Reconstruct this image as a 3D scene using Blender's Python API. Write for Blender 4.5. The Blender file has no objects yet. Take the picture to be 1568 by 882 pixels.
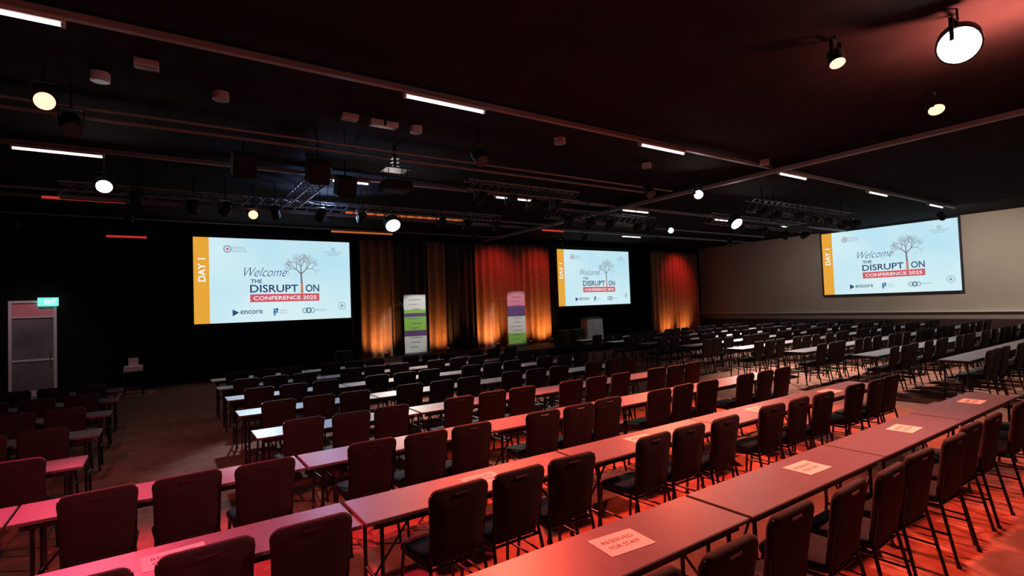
import bpy, math, random
from mathutils import Vector, Matrix, Euler, Quaternion
random.seed(7)
SC = bpy.context.scene
COL = SC.collection
H = 2.05      # camera height
CEIL = 5.05
WX = 27.0     # right wall
WY = 19.6     # stage wall
LX = -9.0
BY = -3.5

# ------------------------------------------------------------------ materials
def mat(name, col, rough=0.6, metal=0.0, emis=None, estr=0.0, noise=None, bump=0.0, spec=0.5, sheen=0.0):
    m = bpy.data.materials.new(name); m.use_nodes = True
    nt = m.node_tree; b = nt.nodes['Principled BSDF']
    b.inputs['Base Color'].default_value = (*col, 1)
    b.inputs['Roughness'].default_value = rough
    b.inputs['Metallic'].default_value = metal
    b.inputs['Specular IOR Level'].default_value = spec
    if sheen: b.inputs['Sheen Weight'].default_value = sheen
    if emis:
        b.inputs['Emission Color'].default_value = (*emis, 1)
        b.inputs['Emission Strength'].default_value = estr
    if noise:
        sc, amt = noise
        tc = nt.nodes.new('ShaderNodeTexCoord'); n = nt.nodes.new('ShaderNodeTexNoise')
        n.inputs['Scale'].default_value = sc; n.inputs['Detail'].default_value = 4
        r = nt.nodes.new('ShaderNodeValToRGB')
        r.color_ramp.elements[0].position = .3; r.color_ramp.elements[1].position = .7
        r.color_ramp.elements[0].color = (*[c*(1-amt) for c in col], 1)
        r.color_ramp.elements[1].color = (*[min(1, c*(1+amt)) for c in col], 1)
        nt.links.new(tc.outputs['Object'], n.inputs['Vector'])
        nt.links.new(n.outputs['Fac'], r.inputs['Fac'])
        nt.links.new(r.outputs['Color'], b.inputs['Base Color'])
        if bump:
            bp = nt.nodes.new('ShaderNodeBump'); bp.inputs['Strength'].default_value = bump
            bp.inputs['Distance'].default_value = .01
            nt.links.new(n.outputs['Fac'], bp.inputs['Height'])
            nt.links.new(bp.outputs['Normal'], b.inputs['Normal'])
    return m

M_fabric = mat('chair_fabric', (.019, .012, .013), .8, noise=(60, .3), bump=.15, spec=.35)
M_metal = mat('black_powdercoat', (.012, .012, .013), .35, metal=.3)
M_steel = mat('brushed_steel', (.30, .30, .33), .45, metal=.7, noise=(20, .1))
M_brass = mat('handle_metal', (.09, .07, .065), .35, metal=.7)
M_top = mat('table_laminate', (.150, .120, .138), .40, noise=(14, .08))
M_edge = mat('table_edge', (.12, .08, .08), .5)
M_paper = mat('paper', (.9, .82, .74), .7)
M_ink = mat('ink', (.05, .03, .04), .7)
M_black = mat('black_paint', (.010, .010, .011), .75, noise=(3, .2))
M_ceil = mat('ceiling_black', (.020, .015, .016), .95, noise=(1.5, .2), spec=.05)
M_wallb = mat('wall_black', (.006, .006, .007), .85, noise=(2, .2), spec=.1)
M_cream = mat('cream_wall', (.56, .48, .40), .8, noise=(.8, .05))
M_dado = mat('dado_dark', (.06, .025, .025), .7, noise=(5, .2))
M_band = mat('dado_band', (.36, .31, .28), .6, noise=(3, .1))
M_ledge = mat('ledge', (.88, .84, .80), .5)
M_track = mat('track_grey', (.30, .29, .30), .5)
M_tube = mat('tube_light', (1, 1, 1), .5, emis=(1, .96, .93), estr=3.0)
M_stage = mat('stage_black', (.012, .011, .012), .7, noise=(6, .2), spec=.2)
M_drape = mat('uplit_drape', (.36, .19, .12), .9, noise=(8, .15), sheen=.1)  # base colour made lighter and redder where the drapes are uplit
M_draped = mat('dark_drape', (.010, .008, .009), .9, noise=(8, .15), spec=.1)
M_drapeg = mat('grey_drape', (.08, .065, .06), .9, noise=(8, .15), spec=.1)
M_white = mat('white_plastic', (.6, .6, .62), .4)
M_glassdoor = mat('door_glass', (.20, .16, .18), .25, noise=(.9, .4))
M_doorframe = mat('door_frame', (.68, .55, .60), .4)
M_pinkpanel = mat('door_transom', (.8, .22, .28), .5)
M_exit = mat('exit_green', (.1, .6, .45), .4, emis=(.15, .85, .6), estr=1.3)
M_exitw = mat('exit_white', (1, 1, 1), .4, emis=(.9, 1, 1), estr=2)
M_redglow = mat('red_glow', (.6, .05, .05), .4, emis=(1, .06, .05), estr=.5)  # emission stands in for red light falling on ceiling beams
M_orgglow = mat('orange_glow', (.6, .2, .05), .4, emis=(1, .22, .05), estr=.5)  # stands in for orange light on beams; also the uplight lens
M_lensW = mat('lens_white', (1, 1, 1), .3, emis=(1, .93, .85), estr=60)
M_lensO = mat('lens_warm', (1, .7, .5), .3, emis=(1, .42, .22), estr=3)
M_lensG = mat('lens_cool', (.7, 1, .9), .3, emis=(.6, 1, .9), estr=4)
M_lens0 = mat('lens_off', (.05, .05, .06), .1)

# carpet
def carpet():
    m = bpy.data.materials.new('carpet'); m.use_nodes = True
    nt = m.node_tree; b = nt.nodes['Principled BSDF']; b.inputs['Roughness'].default_value = 1
    b.inputs['Specular IOR Level'].default_value = .03
    tc = nt.nodes.new('ShaderNodeTexCoord')
    n = nt.nodes.new('ShaderNodeTexNoise'); n.inputs['Scale'].default_value = 7; n.inputs['Detail'].default_value = 3
    r = nt.nodes.new('ShaderNodeValToRGB')
    e = r.color_ramp.elements
    e[0].position = .38; e[0].color = (.33, .135, .10, 1)
    e[1].position = .62; e[1].color = (.40, .19, .14, 1)
    f = nt.nodes.new('ShaderNodeTexNoise'); f.inputs['Scale'].default_value = 180
    mx = nt.nodes.new('ShaderNodeMixRGB'); mx.blend_type = 'MULTIPLY'; mx.inputs['Fac'].default_value = .3
    bp = nt.nodes.new('ShaderNodeBump'); bp.inputs['Strength'].default_value = .3; bp.inputs['Distance'].default_value = .01
    L = nt.links.new
    L(tc.outputs['Object'], n.inputs['Vector']); L(tc.outputs['Object'], f.inputs['Vector'])
    L(n.outputs['Fac'], r.inputs['Fac']); L(r.outputs['Color'], mx.inputs['Color1']); L(f.outputs['Fac'], mx.inputs['Color2'])
    L(mx.outputs['Color'], b.inputs['Base Color']); L(f.outputs['Fac'], bp.inputs['Height']); L(bp.outputs['Normal'], b.inputs['Normal'])
    return m
M_carpet = carpet()

def emat(name, col, s):
    m = bpy.data.materials.new(name); m.use_nodes = True
    b = m.node_tree.nodes['Principled BSDF']
    b.inputs['Base Color'].default_value = (.02, .02, .02, 1); b.inputs['Roughness'].default_value = .9
    b.inputs['Emission Color'].default_value = (*col, 1); b.inputs['Emission Strength'].default_value = s
    return m
def screenmat():
    m = emat('screen_image', (.62, .84, .92), 1.0)
    nt = m.node_tree; b = nt.nodes['Principled BSDF']
    tc = nt.nodes.new('ShaderNodeTexCoord'); g = nt.nodes.new('ShaderNodeTexNoise'); g.inputs['Scale'].default_value = .25
    r = nt.nodes.new('ShaderNodeValToRGB')
    r.color_ramp.elements[0].position = .35; r.color_ramp.elements[0].color = (.48, .76, .88, 1)
    r.color_ramp.elements[1].position = .65; r.color_ramp.elements[1].color = (.68, .87, .91, 1)
    nt.links.new(tc.outputs['Object'], g.inputs['Vector']); nt.links.new(g.outputs['Fac'], r.inputs['Fac'])
    nt.links.new(r.outputs['Color'], b.inputs['Emission Color'])
    return m
M_screen = screenmat()
S_navy = emat('print_navy', (.03, .07, .16), 1)
S_red = emat('print_red', (.62, .10, .13), 1)
S_white = emat('print_white', (.9, .95, .97), 1)
S_yel = emat('print_amber', (.80, .38, .04), 1)
S_grey = emat('print_grey', (.25, .38, .45), 1)
S_blue = emat('print_blue', (.04, .30, .62), 1)
S_brown = emat('print_brown', (.16, .12, .13), 1)
S_orange = emat('print_orange', (.55, .2, .10), 1)
M_border = mat('screen_border', (.02, .025, .05), .6)

# ------------------------------------------------------------------ mesh builder
class MB:
    def __init__(s): s.v = []; s.f = []; s.m = []; s.sm = []; s.mats = []
    def mi(s, m):
        if m not in s.mats: s.mats.append(m)
        return s.mats.index(m)
    def add(s, vs, fs, m, smooth=False, M=None):
        o = len(s.v); k = s.mi(m)
        for p in vs:
            p = Vector(p)
            s.v.append(M @ p if M else p)
        for f in fs: s.f.append([i+o for i in f]); s.m.append(k); s.sm.append(smooth)
    def box(s, c, d, m, M=None, b=0.0):
        x, y, z = d[0]/2, d[1]/2, d[2]/2; cx, cy, cz = c
        if b <= 0:
            vs = [(cx+i*x, cy+j*y, cz+k*z) for i in (-1, 1) for j in (-1, 1) for k in (-1, 1)]
            fs = [(0, 1, 3, 2), (4, 6, 7, 5), (0, 4, 5, 1), (2, 3, 7, 6), (0, 2, 6, 4), (1, 5, 7, 3)]
            s.add(vs, fs, m, False, M)
        else:
            rings = [(x-b, y-b, -z), (x, y, -z+b), (x, y, z-b), (x-b, y-b, z)]
            vs = []
            for (rx, ry, rz) in rings:
                vs += [(cx-rx, cy-ry, cz+rz), (cx+rx, cy-ry, cz+rz), (cx+rx, cy+ry, cz+rz), (cx-rx, cy+ry, cz+rz)]
            fs = [(3, 2, 1, 0), (12, 13, 14, 15)]
            for r in range(3):
                for i in range(4):
                    j = (i+1) % 4
                    fs.append((r*4+i, r*4+j, r*4+4+j, r*4+4+i))
            s.add(vs, fs, m, False, M)
    def cyl(s, p0, p1, r0, m, r1=None, n=10, cap=True, M=None):
        p0 = Vector(p0); p1 = Vector(p1); r1 = r0 if r1 is None else r1
        a = (p1-p0).normalized(); t = Vector((0, 0, 1)) if abs(a.z) < .9 else Vector((1, 0, 0))
        u = a.cross(t).normalized(); w = a.cross(u)
        vs = []
        for p, r in ((p0, r0), (p1, r1)):
            for i in range(n):
                th = 2*math.pi*i/n; vs.append(p+u*math.cos(th)*r+w*math.sin(th)*r)
        fs = [(i, n+i, n+(i+1) % n, (i+1) % n) for i in range(n)]
        s.add(vs, fs, m, True, M)
        if cap:
            s.add(vs[:n], [tuple(range(n))], m, False, M); s.add(vs[n:], [tuple(reversed(range(n)))], m, False, M)
    def tube(s, pts, r, m, n=8):
        for a, b in zip(pts[:-1], pts[1:]): s.cyl(a, b, r, m, n=n)
    def pad(s, out, t, b, bulge, m, M):
        n = len(out); xs = [p[0] for p in out]; ys = [p[1] for p in out]
        w = max(xs)-min(xs); h = max(ys)-min(ys); cx = (max(xs)+min(xs))/2; cy = (max(ys)+min(ys))/2
        def ring(e, z):
            fx = 1-2*e/w; fy = 1-2*e/h
            return [(cx+(p[0]-cx)*fx, cy+(p[1]-cy)*fy, z) for p in out]
        rs = [ring(.12, -t/2-bulge), ring(b, -t/2), ring(b*.3, -t/2+b*.3), ring(0, -t/2+b), ring(0, t/2-b), ring(b*.3, t/2-b*.3), ring(b, t/2), ring(.12, t/2+bulge)]
        vs = [p for r in rs for p in r]; fs = []
        for k in range(len(rs)-1):
            for i in range(n):
                j = (i+1) % n; fs.append((k*n+i, k*n+j, k*n+n+j, k*n+n+i))
        fs.append(tuple(reversed(range(n)))); fs.append(tuple(range((len(rs)-1)*n, len(rs)*n)))
        s.add(vs, fs, m, True, M)
    def mesh(s, name):
        me = bpy.data.meshes.new(name); me.from_pydata([tuple(v) for v in s.v], [], s.f)
        for m in s.mats: me.materials.append(m)
        for p, k, sm in zip(me.polygons, s.m, s.sm): p.material_index = k; p.use_smooth = sm
        me.update(); return me
    def obj(s, name, loc=(0, 0, 0), rz=0, parent=None):
        return place(s.mesh(name), name, loc, rz, parent)
def place(me, name, loc=(0, 0, 0), rz=0, parent=None):
    o = bpy.data.objects.new(name, me); COL.objects.link(o); o.location = loc; o.rotation_euler = (0, 0, rz)
    if parent: o.parent = parent
    return o
def rrect(w, h, r, wb=None, n=4):
    wb = w if wb is None else wb
    pts = []
    for (sx, sy, a0, ww) in ((1, -1, -90, wb), (1, 1, 0, w), (-1, 1, 90, w), (-1, -1, 180, wb)):
        for i in range(n+1):
            a = math.radians(a0+90*i/n)
            pts.append((sx*(ww/2-r)+r*math.cos(a), sy*(h/2-r)+r*math.sin(a)))
    return pts
def text_geo(mb, body, cx, cy, w, h, m, z=0, shear=0, off=0.0, rot=0, M=None):
    cu = bpy.data.curves.new('t', 'FONT'); cu.body = body; cu.align_x = 'CENTER'; cu.shear = shear; cu.offset = off
    cu.resolution_u = 3
    o = bpy.data.objects.new('t', cu); COL.objects.link(o); bpy.context.view_layer.update()
    me = bpy.data.meshes.new_from_object(o.evaluated_get(bpy.context.evaluated_depsgraph_get()))
    bpy.data.objects.remove(o); bpy.data.curves.remove(cu)
    vs = [v.co.copy() for v in me.vertices]; fs = [tuple(p.vertices) for p in me.polygons]
    bpy.data.meshes.remove(me)
    x0 = min(v.x for v in vs); x1 = max(v.x for v in vs); y0 = min(v.y for v in vs); y1 = max(v.y for v in vs)
    out = []
    c, s_ = math.cos(rot), math.sin(rot)
    for v in vs:
        a = ((v.x-x0)/(x1-x0)-.5)*w; b = ((v.y-y0)/(y1-y0)-.5)*h
        out.append((cx+a*c-b*s_, cy+a*s_+b*c, z))
    mb.add(out, fs, m, False, M)

# ------------------------------------------------------------------ room shell
def slab(name, c, d, m): 
    b = MB(); b.box((0, 0, 0), d, m); return b.obj(name, c)
cxm, cym = (LX+WX)/2, (BY+WY)/2
slab('floor', (cxm, cym, -.05), (WX-LX, WY-BY, .1), M_carpet)
slab('ceiling', (cxm, cym, CEIL+.1), (WX-LX+.4, WY-BY+.4, .2), M_ceil)
slab('wall_stage', (cxm, WY+.1, CEIL/2), (WX-LX+.4, .2, CEIL), M_wallb)
slab('wall_back', (cxm, BY-.1, CEIL/2), (WX-LX+.4, .2, CEIL), M_wallb)
slab('wall_left', (LX-.1, cym, CEIL/2), (.2, WY-BY, CEIL), M_wallb)
slab('wall_right', (WX+.1, cym, CEIL/2), (.2, WY-BY, CEIL), M_cream)
b = MB(); b.box((0, 0, .42), (.04, WY-BY, .84), M_dado); b.box((0, 0, .98), (.05, WY-BY, .28), M_band)
for i in range(12): b.box((-.025, -11+2*i, .42), (.015, .04, .84), M_dado)
b.obj('wainscot_right', (WX-.026, cym, 0))
b = MB(); b.box((0, 0, 0), (.2, WY-BY, .06), M_ledge, b=.01)
b.obj('trim_1', (WX-.102, cym, 1.15))

# ------------------------------------------------------------------ chair
def chair_mesh():
    b = MB()
    tilt = Matrix.Translation((0, -.225, .69)) @ Matrix.Rotation(math.radians(90+9), 4, 'X')
    out = rrect(.43, .46, .05, wb=.37, n=5)
    out = [(x, y + (.018*(1-(x/.215)**2) if y > 0 else 0)) for x, y in out]
    b.pad(out, .045, .014, .008, M_fabric, tilt)
    b.box((0, .195, .028), (.10, .016, .008), M_brass, tilt, b=.002)
    seat = Matrix.Translation((0, .01, .455)) @ Matrix.Rotation(math.radians(-2), 4, 'X')
    b.pad(rrect(.44, .44, .07, wb=.40, n=5), .06, .02, .008, M_fabric, seat)
    for sx in (-1, 1):
        x = sx*.19
        b.tube([(x*1.05, -.262, .90), (x, -.20, .47), (x*1.04, -.215, .40), (x*1.13, -.30, .0)], .0125, M_metal)
        b.tube([(x, -.19, .415), (x, .19, .415), (x*1.1, .235, 0)], .0125, M_metal)
        b.tube([(x*1.08, -.245, .22), (x*1.05, .21, .22)], .008, M_metal)
        b.cyl((x*1.13, -.30, 0), (x*1.13, -.30, .02), .017, M_metal); b.cyl((x*1.1, .235, 0), (x*1.1, .235, .02), .017, M_metal)
    b.tube([(-.19, -.19, .415), (.19, -.19, .415)], .01, M_metal); b.tube([(-.19, .19, .415), (.19, .19, .415)], .01, M_metal)
    b.tube([(-.2, -.262, .90), (.2, -.262, .90)], .01, M_metal)
    return b.mesh('banquet_chair')
CH = chair_mesh()
TL, TD = 1.84, .47
def table_mesh():
    b = MB()
    b.box((0, 0, .737), (TL, TD, .022), M_edge, b=.004)
    b.box((0, 0, .7485), (TL-.008, TD-.008, .003), M_top)
    for sy in (-1, 1): b.box((0, sy*.19, .705), (TL-.12, .02, .04), M_metal)
    for sx in (-1, 1):
        x = sx*.80
        b.box((x, 0, .705), (.03, .38, .03), M_metal)
        for sy in (-1, 1):
            b.tube([(x, sy*.17, .70), (x, sy*.17, .30), (x, sy*.20, .012)], .0135, M_metal)
            b.cyl((x, sy*.20, 0), (x, sy*.20, .025), .02, M_metal)
        b.tube([(x, -.17, .30), (x, .17, .30)], .011, M_metal)
        b.tube([(x, 0, .30), (x-sx*.32, 0, .70)], .009, M_metal)
    return b.mesh('folding_table')
TB = table_mesh()

F = [2.28, 3.66, 5.12, 6.55, 8.05, 9.55, 11.03, 12.45]
def trow(x0, n, far, chairs=True, xs=None, cdy=.07, ox=0):
    for i in range(n):
        cx = x0+1.86*(i+.5)
        place(TB, 'folding_table', (cx+random.uniform(-.006, .006), far-TD/2, 0), 0)
        if chairs and xs is None:
            for dx in (-.5, 0, .5):
                place(CH, 'banquet_chair', (cx+ox+dx+random.uniform(-.02, .02), far-TD+cdy+random.uniform(-.04, .03), 0), random.uniform(-.05, .05))
    if xs:
        for x in xs: place(CH, 'banquet_chair', (x, far-TD-.07+random.uniform(-.03, .03), 0), random.uniform(-.05, .05))
trow(1.01-1.86, 5, F[0], xs=[-.4, .1, .62, 1.1, 1.62, 2.14, 2.76, 3.34, 3.86, 4.4, 5.06, 5.6, 6.12, 6.95, 7.45, 7.98])
trow(1.01-1.86, 5, F[1], ox=.1)
trow(1.01-1.86*3, 7, F[2], ox=.06)
for k in range(3, 8):
    trow(.82, 4, F[k])
    trow(-.58-1.86*3, 3, F[k])
for k in range(0, 9):
    far = F[k] if k < 8 else 13.9
    trow(12.0, 7, far)

# paper signs
def paper(x, y, rz, txt=True):
    b = MB(); b.box((0, 0, .001), (.30, .212, .0016), M_paper)
    if txt:
        text_geo(b, 'RESERVED', 0, .035, .21, .035, M_ink, z=.0025)
        text_geo(b, 'FOR STAFF', 0, -.03, .20, .035, M_ink, z=.0025)
    b.obj('paper_sign', (x, y, .7502), rz)
for x in (2.05, 4.02, 5.82, 7.75): paper(x, 2.06, random.uniform(-.1, .1))
for x in (.05, 2.0, 3.75, 5.7, 7.4): paper(x, 3.44, random.uniform(-.1, .1))

# ------------------------------------------------------------------ screens
def tree(b, x, y, ang, ln, w, d, m, z):
    x2 = x+math.cos(ang)*ln; y2 = y+math.sin(ang)*ln
    nx, ny = -math.sin(ang), math.cos(ang); w2 = w*.75
    b.add([(x+nx*w, y+ny*w, z), (x-nx*w, y-ny*w, z), (x2-nx*w2, y2-ny*w2, z), (x2+nx*w2, y2+ny*w2, z)], [(0, 1, 2, 3)], m)
    if d > 0:
        for da in (-.72, .1, .72):
            if d < 4 and da == .1 and random.random() < .4: continue
            tree(b, x2, y2, ang+da+random.uniform(-.15, .15), ln*random.uniform(.66, .82), w2*.82, d-1, m, z)
def screen_meshes(W):
    Hh = W*9/16
    fr = MB(); B = .07
    for sx in (-1, 1): fr.box((sx*(W/2+B/2), 0, 0), (B, Hh+2*B, .05), M_border, b=.008)
    for sy in (-1, 1): fr.box((0, sy*(Hh/2+B/2), 0), (W, B, .05), M_border, b=.008)
    fr.box((0, 0, -.015), (W, Hh, .02), M_border)
    fr.cyl((-W/2-.1, Hh/2+B+.06, -.02), (W/2+.1, Hh/2+B+.06, -.02), .06, M_border, n=14)
    im = MB()
    def R(x0, x1, y0, y1, m, z):
        X0, X1 = (x0-.5)*W, (x1-.5)*W; Y0, Y1 = (.5-y1)*Hh, (.5-y0)*Hh
        im.add([(X0, Y0, z), (X1, Y0, z), (X1, Y1, z), (X0, Y1, z)], [(0, 1, 2, 3)], m)
    def T(s, x0, x1, y0, y1, m, z=.012, **k):
        text_geo(im, s, ((x0+x1)/2-.5)*W, (.5-(y0+y1)/2)*Hh, (x1-x0)*W, (y1-y0)*Hh, m, z=z, **k)
    def circ(x, y, r, m, ri=0, n=20, z=.012):
        X, Y = (x-.5)*W, (.5-y)*Hh
        vo = [(X+r*math.cos(2*math.pi*i/n), Y+r*math.sin(2*math.pi*i/n), z) for i in range(n)]
        if ri:
            vi = [(X+ri*math.cos(2*math.pi*i/n), Y+ri*math.sin(2*math.pi*i/n), z) for i in range(n)]
            im.add(vo+vi, [(i, (i+1) % n, n+(i+1) % n, n+i) for i in range(n)], m)
        else: im.add(vo, [tuple(range(n))], m)
    R(0, 1, 0, 1, M_screen, 0)
    R(0, .088, 0, 1, S_yel, .006)
    text_geo(im, 'DAY 1', (.046-.5)*W, (.5-.38)*Hh, .27*Hh, .042*W, S_white, z=.012, rot=math.pi/2, off=.02)
    T('Welcome', .29, .56, .345, .455, S_navy, shear=.5, off=-.012)
    T('THE', .33, .40, .49, .535, S_navy, off=.02)
    T('DISRUPT', .325, .632, .555, .65, S_navy, off=.018)
    T('ON', .682, .775, .555, .65, S_navy, off=.018)
    R(.325, .775, .67, .765, S_red, .010)
    T('CONFERENCE 2025', .345, .755, .695, .742, S_white, z=.014, off=.01)
    random.seed(21)
    tx, ty = (.657-.5)*W, (.5-.665)*Hh
    tree(im, tx, ty, math.pi/2, .13*Hh, .009*W, 0, S_orange, .013)
    tree(im, tx, ty+.12*Hh, math.pi/2+.05, .12*Hh, .0058*W, 5, S_brown, .0135)
    random.seed(9)
    circ(.195, .13, .045*Hh, S_grey, .03*Hh); circ(.195, .13, .015*Hh, S_red)
    T('RENEWAL', .225, .30, .10, .13, S_grey); T('INSTITUTE', .225, .31, .14, .17, S_grey)
    circ(.88, .10, .022*Hh, S_grey, .012*Hh); T('PARTNERSHIP', .82, .94, .13, .155, S_grey); T('SPONSOR', .84, .92, .165, .185, S_grey)
    X, Y = (.235-.5)*W, (.5-.885)*Hh
    im.add([(X-.03*Hh, Y-.04*Hh, .012), (X+.04*Hh, Y, .012), (X-.03*Hh, Y+.04*Hh, .012)], [(0, 1, 2)], S_navy)
    T('encore', .265, .40, .86, .905, S_navy, off=.008)
    for (ax, ay, c) in ((.468, .86, S_blue), (.484, .89, S_blue), (.468, .92, S_blue), (.484, .86, S_navy), (.468, .89, S_navy)):
        R(ax, ax+.014, ay-.014, ay+.014, c, .012)
    T('NORTH', .51, .555, .865, .885, S_grey); T('HEALTH', .51, .56, .895, .915, S_grey)
    circ(.675, .885, .035*Hh, S_grey, .022*Hh); circ(.70, .885, .035*Hh, S_navy, .022*Hh); circ(.725, .885, .035*Hh, S_grey, .022*Hh)
    T('Work+', .75, .82, .865, .90, S_grey)
    circ(.935, .84, .05*Hh, S_grey, .042*Hh); circ(.935, .84, .02*Hh, S_grey)
    return fr.mesh('screen_frame'), im.mesh('screen_picture'), Hh
def screen(name, cen, W, facing):
    fr, im, Hh = screen_meshes(W)
    e = bpy.data.objects.new(name, None); COL.objects.link(e); e.location = cen
    if facing == 'Y': Mx = Matrix(((1, 0, 0), (0, 0, -1), (0, 1, 0)))
    else: Mx = Matrix(((0, 0, -1), (-1, 0, 0), (0, 1, 0)))
    e.rotation_euler = Mx.to_euler()
    f = place(fr, 'frame', (0, 0, 0), 0, e); i = place(im, 'picture', (0, 0, 0), 0, e)
    h = MB()
    for sx in (-.42, .42): h.cyl((sx*W, Hh/2+.13, -.02), (sx*W, CEIL-cen[2]-.003, -.02), .01, M_metal)
    h.obj('hanger', (0, 0, 0), 0, e)
screen('projection_screen', (3.305, 19.0, H+1.138), 4.88, 'Y')
screen('projection_screen', (17.88, 19.0, H+1.22), 4.80, 'Y')
screen('projection_screen', (WX-.12, (.465+.268)/2*26.88, H+.0533*26.88), 5.27, 'X')

# ------------------------------------------------------------------ stage, drapes
b = MB(); b.box((0, 0, .15), (13.4, 2.6, .3), M_stage, b=.01)
for i in range(1, 6): b.box((-6.7+i*13.4/6, -1.302, .15), (.01, .01, .28), M_metal)
b.obj('stage_platform', (12.4, 17.6, 0))
def drape(x0, x1, m, z0=.0, z1=4.75, y=19.42, name='stage_drape'):
    b = MB(); n = max(12, int((x1-x0)*36)); vs = []; fs = []
    zs = [z0, z0+.6, (z0+z1)/2, z1-.3, z1]
    ph = random.uniform(0, 6)
    for i in range(n+1):
        x = x0+(x1-x0)*i/n
        for k, z in enumerate(zs):
            a = (.10, .095, .085, .065, .05)[k]
            yy = y+a*math.sin(x*2*math.pi/.36+ph+.5*math.sin(x*2.3+k*.25))+.02*math.sin(x*7.3+k)
            vs.append((x, yy, z))
    for i in range(n):
        for k in range(4):
            q = i*5+k; fs.append((q, q+5, q+6, q+1))
    b.add(vs, fs, m, True)
    b.box(((x0+x1)/2, y, z1+.03), (x1-x0, .06, .06), M_metal)
    o = b.obj(name); md = o.modifiers.new('t', 'SOLIDIFY'); md.thickness = .006
for (x0, x1, m) in ((-.3, 6.2, M_draped), (6.22, 7.6, M_drape), (7.62, 8.98, M_drapeg), (9.0, 9.88, M_drape), (9.9, 11.2, M_drapeg),
                    (11.22, 15.4, M_drape), (15.42, 22.4, M_draped), (22.42, 26.5, M_drape)):
    drape(x0, x1, m)

# banners
def banner(x, y, w, h, cols, z=.3):
    b = MB()
    b.box((0, 0, .05), (w+.04, .22, .10), M_steel, b=.02)
    b.cyl((0, .03, .08), (0, .03, h), .012, M_metal)
    b.box((0, 0, h), (w, .03, .03), M_steel)
    yb = .1
    tot = h-.1
    for fr, m in cols:
        b.box((0, 0, yb+fr*tot/2), (w, .006, fr*tot), m); yb += fr*tot
    for k in range(11):
        zz = .3+k*.18
        b.box((-.05+.05*(k % 3), -.005, zz), (w*(.35+.1*(k % 4)), .004, .018), M_ink if k % 3 else BP)
    b.obj('pull_up_banner', (x, y, z), math.radians(-8))
BW = mat('banner_white', (.8, .8, .78), .5); BG = mat('banner_green', (.30, .62, .10), .5); BP = mat('banner_purple', (.14, .06, .22), .5)
BK = mat('banner_pink', (.8, .25, .38), .5)
banner(8.05, 18.55, .85, 2.28, [(.28, BW), (.10, BP), (.24, BG), (.06, BP), (.06, BG), (.26, BW)])
banner(12.75, 18.55, .85, 2.35, [(.20, BG), (.32, BW), (.06, BP), (.14, BP), (.28, BK)])

# lectern
b = MB(); M_cloth = mat('grey_cloth', (.36, .35, .36), .9, noise=(6, .15))
n = 64; vs = []; fs = []
def rr(t, w, d):
    a = 2*math.pi*t; c, s_ = math.cos(a), math.sin(a)
    k = 1/max(abs(c)/(w/2), abs(s_)/(d/2)); return c*k, s_*k
for k, z in enumerate((0, .5, 1.0)):
    for i in range(n):
        x, y = rr(i/n, 1.0-.06*k, .55-.04*k); g = 1+(.05-.02*k)*math.sin(i*math.pi*2/4)
        vs.append((x*g, y*g, z))
for k in range(2):
    for i in range(n):
        j = (i+1) % n; fs.append((k*n+i, k*n+j, k*n+n+j, k*n+n+i))
b.add(vs, fs, M_cloth, True); b.box((0, 0, 1.01), (.95, .52, .03), M_black, b=.005)
b.box((0, .05, 1.05), (.5, .35, .02), M_black)
b.cyl((.15, .1, 1.02), (.12, -.05, 1.3), .008, M_metal); b.cyl((.12, -.05, 1.3), (.11, -.09, 1.33), .016, M_metal)
b.obj('lectern', (16.6, 18.0, .3), -.1)

# stage monitors / subwoofers
def speaker(x, y, z, rz=0, s=1):
    b = MB(); w, d, h = .55*s, .5*s, .7*s
    b.box((0, 0, h/2), (w, d, h), M_black, b=.015)
    b.box((0, -d/2-.004, h/2), (w*.9, .008, h*.9), M_metal)
    b.cyl((0, -d/2-.004, h*.36), (0, -d/2-.02, h*.36), .2*s, M_lens0, n=20); b.cyl((0, -d/2-.004, h*.78), (0, -d/2-.02, h*.78), .08*s, M_lens0, n=16)
    b.obj('loudspeaker', (x, y, z), rz)
speaker(13.9, 16.9, .302, .2, .9); speaker(14.7, 16.9, .302, .1, .9)
speaker(5.2, 18.1, 0, 0, 1.0)

# door with exit sign on stage wall
e = bpy.data.objects.new('door_1', None); COL.objects.link(e); e.location = (-2.95, WY, 0)
b = MB()
b.box((-.47, -.04, 1.3), (.07, .08, 2.6), M_doorframe, b=.005); b.box((.47, -.04, 1.3), (.07, .08, 2.6), M_doorframe, b=.005)
b.box((0, -.04, 2.63), (1.01, .08, .07), M_doorframe, b=.005); b.box((0, -.04, 2.2), (.87, .07, .05), M_doorframe, b=.005)
b.obj('frame', (0, 0, 0), 0, e)
b = MB(); b.box((0, -.03, 2.41), (.87, .03, .36), M_pinkpanel); b.obj('transom', (0, 0, 0), 0, e)
b = MB(); b.box((0, -.03, 1.1), (.86, .03, 2.1), M_glassdoor); b.box((0, -.05, 1.0), (.86, .03, .06), M_doorframe, b=.005)
b.box((0, -.05, .08), (.86, .02, .16), M_doorframe); b.cyl((.36, -.09, .85), (.36, -.09, 1.25), .012, M_steel); b.obj('leaf', (0, 0, 0), 0, e)
b = MB(); b.box((0, 0, 0), (.44, .06, .24), M_exit, b=.008)
text_geo(b, 'EXIT', .05, 0, .24, .12, M_exitw, z=.034, M=Matrix(((1, 0, 0, 0), (0, 0, -1, 0), (0, 1, 0, 0), (0, 0, 0, 1))))
b.cyl((0, 0, .12), (0, 0, .4), .01, M_metal)
b.box((0, .03, .4), (.1, .12, .02), M_metal)
b.obj('exit_sign', (-2.62, WY-.12, 2.62))

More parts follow.
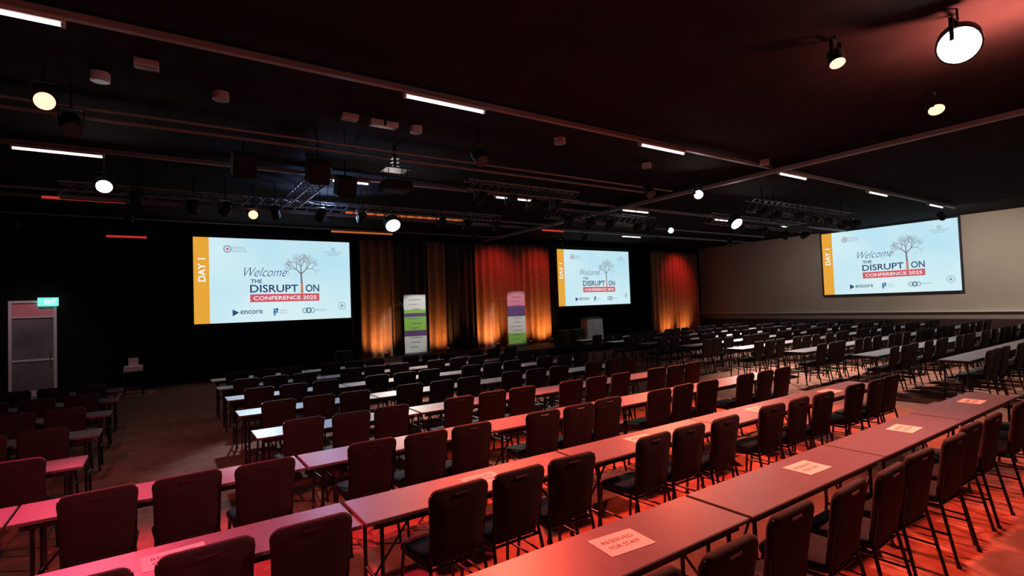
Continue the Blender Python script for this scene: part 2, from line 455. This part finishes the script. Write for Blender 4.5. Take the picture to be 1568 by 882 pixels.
# side table with small printer
b = MB(); b.box((0, 0, .62), (.5, .4, .03), M_black, b=.005)
for sx in (-1, 1):
    for sy in (-1, 1): b.cyl((sx*.2, sy*.15, 0), (sx*.2, sy*.15, .61), .015, M_metal)
b.obj('side_table', (-.62, 17.4, 0))
b = MB(); M_pk = mat('pale_plastic', (.7, .45, .48), .5)
b.box((0, 0, .08), (.42, .3, .16), M_pk, b=.02); b.box((0, .05, .25), (.22, .04, .22), M_pk, b=.01); b.box((0, -.13, .03), (.3, .1, .02), M_white)
b.obj('printer', (-.62, 17.4, .636))

# ------------------------------------------------------------------ ceiling tracks
def track(y, z, x0, x1, lights, name='ceiling_track', ln=1.28):
    b = MB(); b.box(((x0+x1)/2, 0, 0), (x1-x0, .07, .07), M_track)
    x = x0+.5
    while x < x1: b.cyl((x, 0, .03), (x, 0, CEIL-z-.003), .008, M_metal, n=6); x += 2.4
    b.obj(name, (0, y, z))
    for lx in lights:
        t = MB(); t.box((0, 0, .03), (ln, .11, .05), M_white, b=.005)
        t.cyl((-ln/2+.03, 0, -.005), (ln/2-.03, 0, -.005), .022, M_tube)
        for s_ in (-1, 1): t.box((s_*(ln/2-.015), 0, -.005), (.03, .05, .05), M_white)
        t.obj('fluorescent_batten', (lx+ln/2, y, z-.092))
g = [-.68, .93, 2.49, 4.09, 5.7, 7.25]
track(6.37, H+2.92, LX+.2, 23.5, [v*2.9 for v in g], ln=1.25)
track(11.3, H+2.92, LX+.2, WX-.2, [v*2.9 for v in g], ln=1.2)
track(15.9, H+2.92, LX+.2, WX-.2, [16.6], ln=1.2)
b = MB(); b.box((0, (19.5-3)/2, 0), (.12, 22.5, .08), M_track); b.box((0, (19.5-3)/2, .10), (.05, 22.5, .12), M_black)
b.obj('operable_wall_track', (11.6, 0, H+2.83))
def glow_strip(x0, x1, y, z, m):  # glowing strips imitate coloured light caught on the ceiling beams
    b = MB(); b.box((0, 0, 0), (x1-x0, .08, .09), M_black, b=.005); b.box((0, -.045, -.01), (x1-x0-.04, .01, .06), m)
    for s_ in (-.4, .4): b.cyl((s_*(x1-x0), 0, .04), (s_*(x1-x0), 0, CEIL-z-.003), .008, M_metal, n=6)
    b.obj('beam_glow_strip', ((x0+x1)/2, y, z))
glow_strip(-2.2, -.65, 15.5, H+2.82, M_redglow); glow_strip(5.0, 7.3, 18.7, H+2.85, M_orgglow); glow_strip(11.9, 13.0, 15.5, H+2.8, M_redglow)
glow_strip(4.3, 8.1, 14.6, H+2.78, M_orgglow); glow_strip(-1.3, -.3, 19.1, H+2.45, M_redglow)

def downlight(x, y, kind):
    b = MB()
    if kind == 0:
        b.cyl((0, 0, 0), (0, 0, -.10), .10, M_white, n=20); b.cyl((0, 0, -.101), (0, 0, -.106), .075, M_steel, n=20)
        b.cyl((0, 0, 0), (0, 0, .018), .03, M_metal)
    else:
        b.box((0, 0, -.05), (.24, .14, .09), M_white, b=.01); b.cyl((0, 0, 0), (0, 0, .018), .03, M_metal); b.box((0, 0, -.098), (.2, .1, .006), M_steel)
    b.obj('ceiling_downlight', (x, y, CEIL-.02))
for x, y, k in ((-.57, 7.85, 0), (.7, 7.8, 0), (2.4, 7.75, 1), (2.85, 7.8, 1), (3.05, 7.8, 1), (3.5, 7.8, 0), (-.1, 7.2, 1), (6, 7.15, 0), (8.8, 7.6, 0), (11, 6.2, 0)):
    downlight(x, y, k)

# trusses
def truss(p0, p1, s=.3, up=CEIL-.003):
    p0 = Vector(p0); p1 = Vector(p1); L = (p1-p0).length; b = MB(); h = s/2
    for a in (-h, h):
        for c in (-h, h): b.cyl((0, a, c), (L, a, c), .022, M_steel, n=8)
    n = int(L/s)
    for i in range(n):
        x = i*L/n; x2 = (i+1)*L/n
        for a in (-h, h):
            b.cyl((x, a, -h), (x2, a, h), .01, M_steel, n=5, cap=False)
            b.cyl((x, -h, a), (x2, h, a), .01, M_steel, n=5, cap=False)
    for i in (0.1, .5, .9): b.cyl((L*i, 0, h), (L*i, 0, up-p0.z), .008, M_metal, n=6)
    d = p1-p0
    b.obj('lighting_truss', p0, math.atan2(d.y, d.x))
truss((13.4, 8.0, H+2.5), (19.2, 8.0, H+2.5), .3)
truss((14.2, 9.9, H+2.5), (20.2, 9.9, H+2.5), .28)
truss((-1.6, 13.1, H+2.55), (8.5, 13.1, H+2.55), .28)
truss((2.6, 10.0, H+2.62), (2.6, 12.9, H+2.62), .25)
truss((9.0, 11.4, H+2.55), (13.4, 11.4, H+2.55), .25)
truss((5.5, 9.7, H+2.62), (8.6, 9.7, H+2.62), .22)
# conduits / pipes under the ceiling
def pipe(x0, x1, y, z, r):
    b = MB(); b.cyl((x0, 0, 0), (x1, 0, 0), r, M_track, n=8)
    x = x0+.3
    while x < x1: b.cyl((x, 0, 0), (x, 0, CEIL-z-.003), .006, M_metal, n=6); x += 2.7
    b.obj('ceiling_pipe', (0, y, z))
pipe(-8.5, 11, 8.7, H+2.8, .022); pipe(-8.5, 11, 9.3, H+2.86, .03); pipe(-3, 11.3, 13.9, H+2.7, .03); pipe(12, 22, 12.6, H+2.6, .025); pipe(-4, 11.3, 17.2, H+2.7, .025)

# stage lights
def stage_light(x, y, z, target, lens, r=.11, L=.28, light=None, name='stage_spotlight'):
    d = (Vector(target)-Vector((x, y, z))).normalized()
    q = d.to_track_quat('-Z', 'Y'); R = q.to_matrix().to_4x4()
    b = MB()
    b.cyl((0, 0, L*.55), (0, 0, -L*.35), r, M_black, n=24, M=R)
    b.cyl((0, 0, L*.55), (0, 0, L*.8), r*.75, M_black, r1=r*.4, n=24, M=R)
    b.cyl((0, 0, -L*.35), (0, 0, -L*.36), r*.98, M_metal, r1=r*.98, n=24, M=R)
    b.cyl((0, 0, -L*.36), (0, 0, -L*.375), r*.9, lens, n=24, M=R)
    for s_ in (-1, 1): b.box((s_*(r+.012), 0, .1), (.012, .04, .24), M_metal)
    b.box((0, 0, .22), (2*r+.04, .04, .015), M_metal)
    if CEIL-z > .23: b.cyl((0, 0, .22), (0, 0, CEIL-z-.003), .012, M_metal, n=8)
    o = b.obj(name, (x, y, z))
    if light:
        col, en, ang, bl, rad = light
        ld = bpy.data.lights.new('beam', 'SPOT'); ld.energy = en; ld.color = col; ld.spot_size = math.radians(ang); ld.spot_blend = bl; ld.shadow_soft_size = rad
        lo = bpy.data.objects.new('beam', ld); COL.objects.link(lo); lo.parent = o
        lo.matrix_local = Matrix.Translation(d*(L*.375+.03)) @ R
    return o
# bright ones seen in the photo
stage_light(7.1, 1.8, H+2.62, (2.4, .7, 1.6), M_lensW, r=.20, L=.2, light=((1, .22, .15), 1500, 125, .7, .1))
stage_light(6.55, 2.77, H+2.72, (5.5, 1.5, 1.0), M_lensO, r=.09, L=.16)
stage_light(9.6, 2.75, H+2.72, (7.5, 1.5, 1.0), M_lensO, r=.11, L=.16)
stage_light(5.0, 12.8, H+2.22, (4.8, 8.4, 0), M_lensW, r=.20, L=.22, light=((1, .86, .76), 2000, 60, .9, .1))
stage_light(-.8, 11.6, H+2.4, (-.6, 6, 0), M_lensW, r=.13, L=.2, light=((1, .75, .7), 25, 60, .8, .1))
stage_light(1.79, 13.2, H+2.32, (1.5, 3, 1.0), M_lensO, r=.11)
stage_light(15, 9.5, H+2.35, (14.0, 5, 0), M_lensW, r=.2, L=.22, light=((1, .86, .74), 3300, 92, .8, .1))
stage_light(10.7, 7.7, H+2.5, (4, 2, 1.0), M_lensW, r=.11, L=.18)
stage_light(14.0, 11.2, H+2.3, (8, 5, 1.0), M_lensG, r=.10, L=.2)
stage_light(-1.1, 8.0, H+2.6, (0, 2, 1.5), M_lensO, r=.11, L=.2)
stage_light(21, 13.6, H+2.4, (19, 9.5, 0), M_lens0, light=((1, .88, .78), 2800, 90, .8, .1))  # separate dark-lens light over the right block, not a bright one
# added cool spot standing in for screen light on the tables
stage_light(1.9, 13.9, H+2.35, (1.5, 8.6, .7), M_lens0, light=((.65, .8, 1), 1200, 30, .7, .08))
stage_light(3.6, 13.9, H+2.4, (3.2, 11.2, CEIL), M_lens0, r=.08, L=.16, light=((.35, .55, 1), 300, 150, 1, .1))  # added blue up light to tint the ceiling and rig
# coloured back lights
stage_light(4.4, 7.3, H+2.45, (4.2, 3.2, 0), M_lens0, light=((1, .10, .055), 4000, 78, .8, .1))
stage_light(9.2, 7.9, H+2.45, (7.6, 3.6, 0), M_lens0, light=((1, .16, .08), 4200, 70, .8, .1))
stage_light(-.9, 8.4, H+2.45, (0, 4.0, .2), M_lens0, light=((1, .05, .13), 2600, 48, .8, .1))  # added magenta light to turn the left tables pink
# unlit ones
for (x, y, z) in ((-.36, 12.8, 2.4), (.6, 12.8, 2.3), (1.2, 12.8, 2.3), (3.2, 12.8, 2.3), (4.2, 12.8, 2.3), (6.4, 12.8, 2.3), (7.2, 12.8, 2.3),
                  (5.8, 9.7, 2.35), (6.6, 9.7, 2.35), (7.2, 9.7, 2.3), (7.9, 9.7, 2.35), (9.6, 11.2, 2.3), (10.4, 11.2, 2.3), (11.2, 11.2, 2.3), (12.4, 11.2, 2.3),
                  (14.2, 7.8, 2.2), (16.2, 7.8, 2.2), (17.1, 7.8, 2.2), (18.2, 7.8, 2.2), (13.6, 7.8, 2.25), (15.4, 7.8, 2.25), (19.0, 7.8, 2.25),
                  (15.6, 9.8, 2.2), (17.0, 9.8, 2.2), (18.6, 9.8, 2.2), (19.8, 9.8, 2.2), (13.0, 11.2, 2.3), (8.2, 12.8, 2.3), (2.2, 12.8, 2.3)):
    stage_light(x, y, H+z, (x+random.uniform(-2, 2), 18, 1), M_lens0, r=.11)
def hung_speaker(x, y, z):
    b = MB(); Mx = Matrix.Rotation(.35, 4, 'X')
    b.box((0, 0, 0), (.36, .34, .42), M_black, Mx, b=.03); b.box((0, -.175, 0), (.3, .01, .36), M_black, Mx)
    b.cyl((0, 0, .2), (0, 0, CEIL-z-.003), .015, M_metal); b.obj('hanging_loudspeaker', (x, y, z))
hung_speaker(1.2, 9.75, H+2.55); hung_speaker(2.35, 9.5, H+2.5); hung_speaker(3.1, 10.4, H+2.5)
def projector(x, y, z, rz):
    b = MB(); b.box((0, 0, 0), (.5, .42, .18), M_black, b=.02); b.cyl((.1, .21, 0), (.1, .29, 0), .06, M_metal, n=18); b.cyl((.1, .291, 0), (.1, .295, 0), .045, M_lens0, n=18)
    for sx in (-.18, .18):
        for sy in (-.14, .14): b.cyl((sx, sy, .08), (sx, sy, .3), .008, M_metal)
    b.box((0, 0, .31), (.45, .36, .02), M_metal); b.cyl((0, 0, .3), (0, 0, CEIL-z-.003), .03, M_metal)
    for k in range(3): b.box((0, 0, .38+k*.07), (.14, .14, .012), M_steel)
    b.obj('projector', (x, y, z), rz)
projector(3.6, 9.0, H+2.25, 0); projector(16.8, 8.5, H+2.1, -1.3)

# ------------------------------------------------------------------ lights
def lamp(name, kind, loc, target, col, en, **k):
    ld = bpy.data.lights.new(name, kind); ld.energy = en; ld.color = col
    for a, v in k.items(): setattr(ld, a, v)
    o = bpy.data.objects.new(name, ld); COL.objects.link(o); o.location = loc
    if target is not None: o.rotation_euler = (Vector(target)-Vector(loc)).to_track_quat('-Z', 'Y').to_euler()
    return o
sp = lambda a, b_=.6, r=.08: dict(spot_size=math.radians(a), spot_blend=b_, shadow_soft_size=r)
stage_light(-1.5, -2.6, H+2.5, (-.6, 4.8, .6), M_lensO, light=((1, .12, .15), 1250, 36, .9, .15))
stage_light(13, -1.5, H+2.5, (14, 6, 0), M_lensO, light=((1, .50, .36), 300, 100, .9, .15))
lamp('added_ceiling_glow', 'SPOT', (7.6, 1.5, H+2.2), (7.6, 1.5, CEIL), (1, .24, .17), 900, **sp(172, 1, .1))  # added up light without fixture, reddens the ceiling around the big lamp
for y, en in ((1, 760), (6.5, 380), (12, 110)):
    stage_light(22.6, y, H+2.55, (27, y-.3, H+.2), M_lens0, light=((1, .86, .74), en, 130, 1, .2))  # added wall washers to brighten the right wall
# drape uplights
def uplight(x, col, en):
    b = MB(); b.cyl((0, 0, .03), (0, 0, .15), .07, M_black, n=16); b.cyl((0, 0, .151), (0, 0, .155), .06, M_orgglow, n=16); b.box((0, 0, .015), (.16, .16, .03), M_black)
    z = .301 if 5.7 < x < 19 else 0
    o = b.obj('uplight', (x, 18.62, z))
    l = lamp('beam', 'SPOT', (0, 0, .2), None, col, en, **sp(100, 1, .05)); l.parent = o
    l.rotation_euler = Vector((0, .8, .62)).to_track_quat('-Z', 'Y').to_euler()
for x, en in ((6.9, 95), (9.45, 70), (11.8, 140), (14.7, 150), (13.5, 60), (23.4, 85), (24.9, 85)):
    uplight(x, (1, .40, .10), en)
for x, en in ((12.2, 90), (14.6, 90), (24.5, 140)):
    stage_light(x, 17.6, H+2.6, (x, 19.4, H+1.2), M_lens0, r=.08, L=.2, light=((1, .05, .05), en, 90, .9, .05))
# added lights brightening the banners and the door; front light for the lectern
stage_light(8.6, 14.8, H+2.35, (8.05, 18.55, 1.6), M_lens0, r=.08, L=.2, light=((1, .97, .92), 560, 27, .5, .04))
stage_light(12.9, 14.2, H+2.35, (12.75, 18.55, 1.6), M_lens0, r=.08, L=.2, light=((1, .95, .9), 560, 25, .5, .04))
stage_light(16.9, 14.2, H+2.35, (16.6, 18.0, .9), M_lens0, r=.08, L=.2, light=((1, .97, .95), 150, 22, .6, .04))
stage_light(-2.9, 17.2, H+2.4, (-2.95, 19.5, 1.3), M_lens0, r=.08, L=.2, light=((1, .78, .82), 110, 62, .9, .04))
stage_light(-.6, 15.4, H+2.4, (-.62, 17.4, .8), M_lens0, r=.08, L=.2, light=((1, .7, .7), 60, 14, .6, .04))

w = bpy.data.worlds.new('w'); SC.world = w; w.use_nodes = True
w.node_tree.nodes['Background'].inputs[0].default_value = (.01, .01, .01, 1); w.node_tree.nodes['Background'].inputs[1].default_value = .1

# camera
X = Vector((0.8281, 0.0113, -0.5605)).normalized()
Y = Vector((-0.5593, -0.0478, -0.8275)); Y = (Y-X*Y.dot(X)).normalized(); Z = X.cross(Y)
cd = bpy.data.cameras.new('camera'); cam = bpy.data.objects.new('camera', cd); COL.objects.link(cam)
cd.sensor_width = 36; cd.lens = 796/1568*36; cd.clip_start = .02
R = Matrix((X, Y, Z)).to_4x4()
cam.matrix_world = Matrix.Translation((0, 0, H)) @ R
SC.camera = cam
SC.view_settings.view_transform = 'Standard'
SC.view_settings.look = 'None'
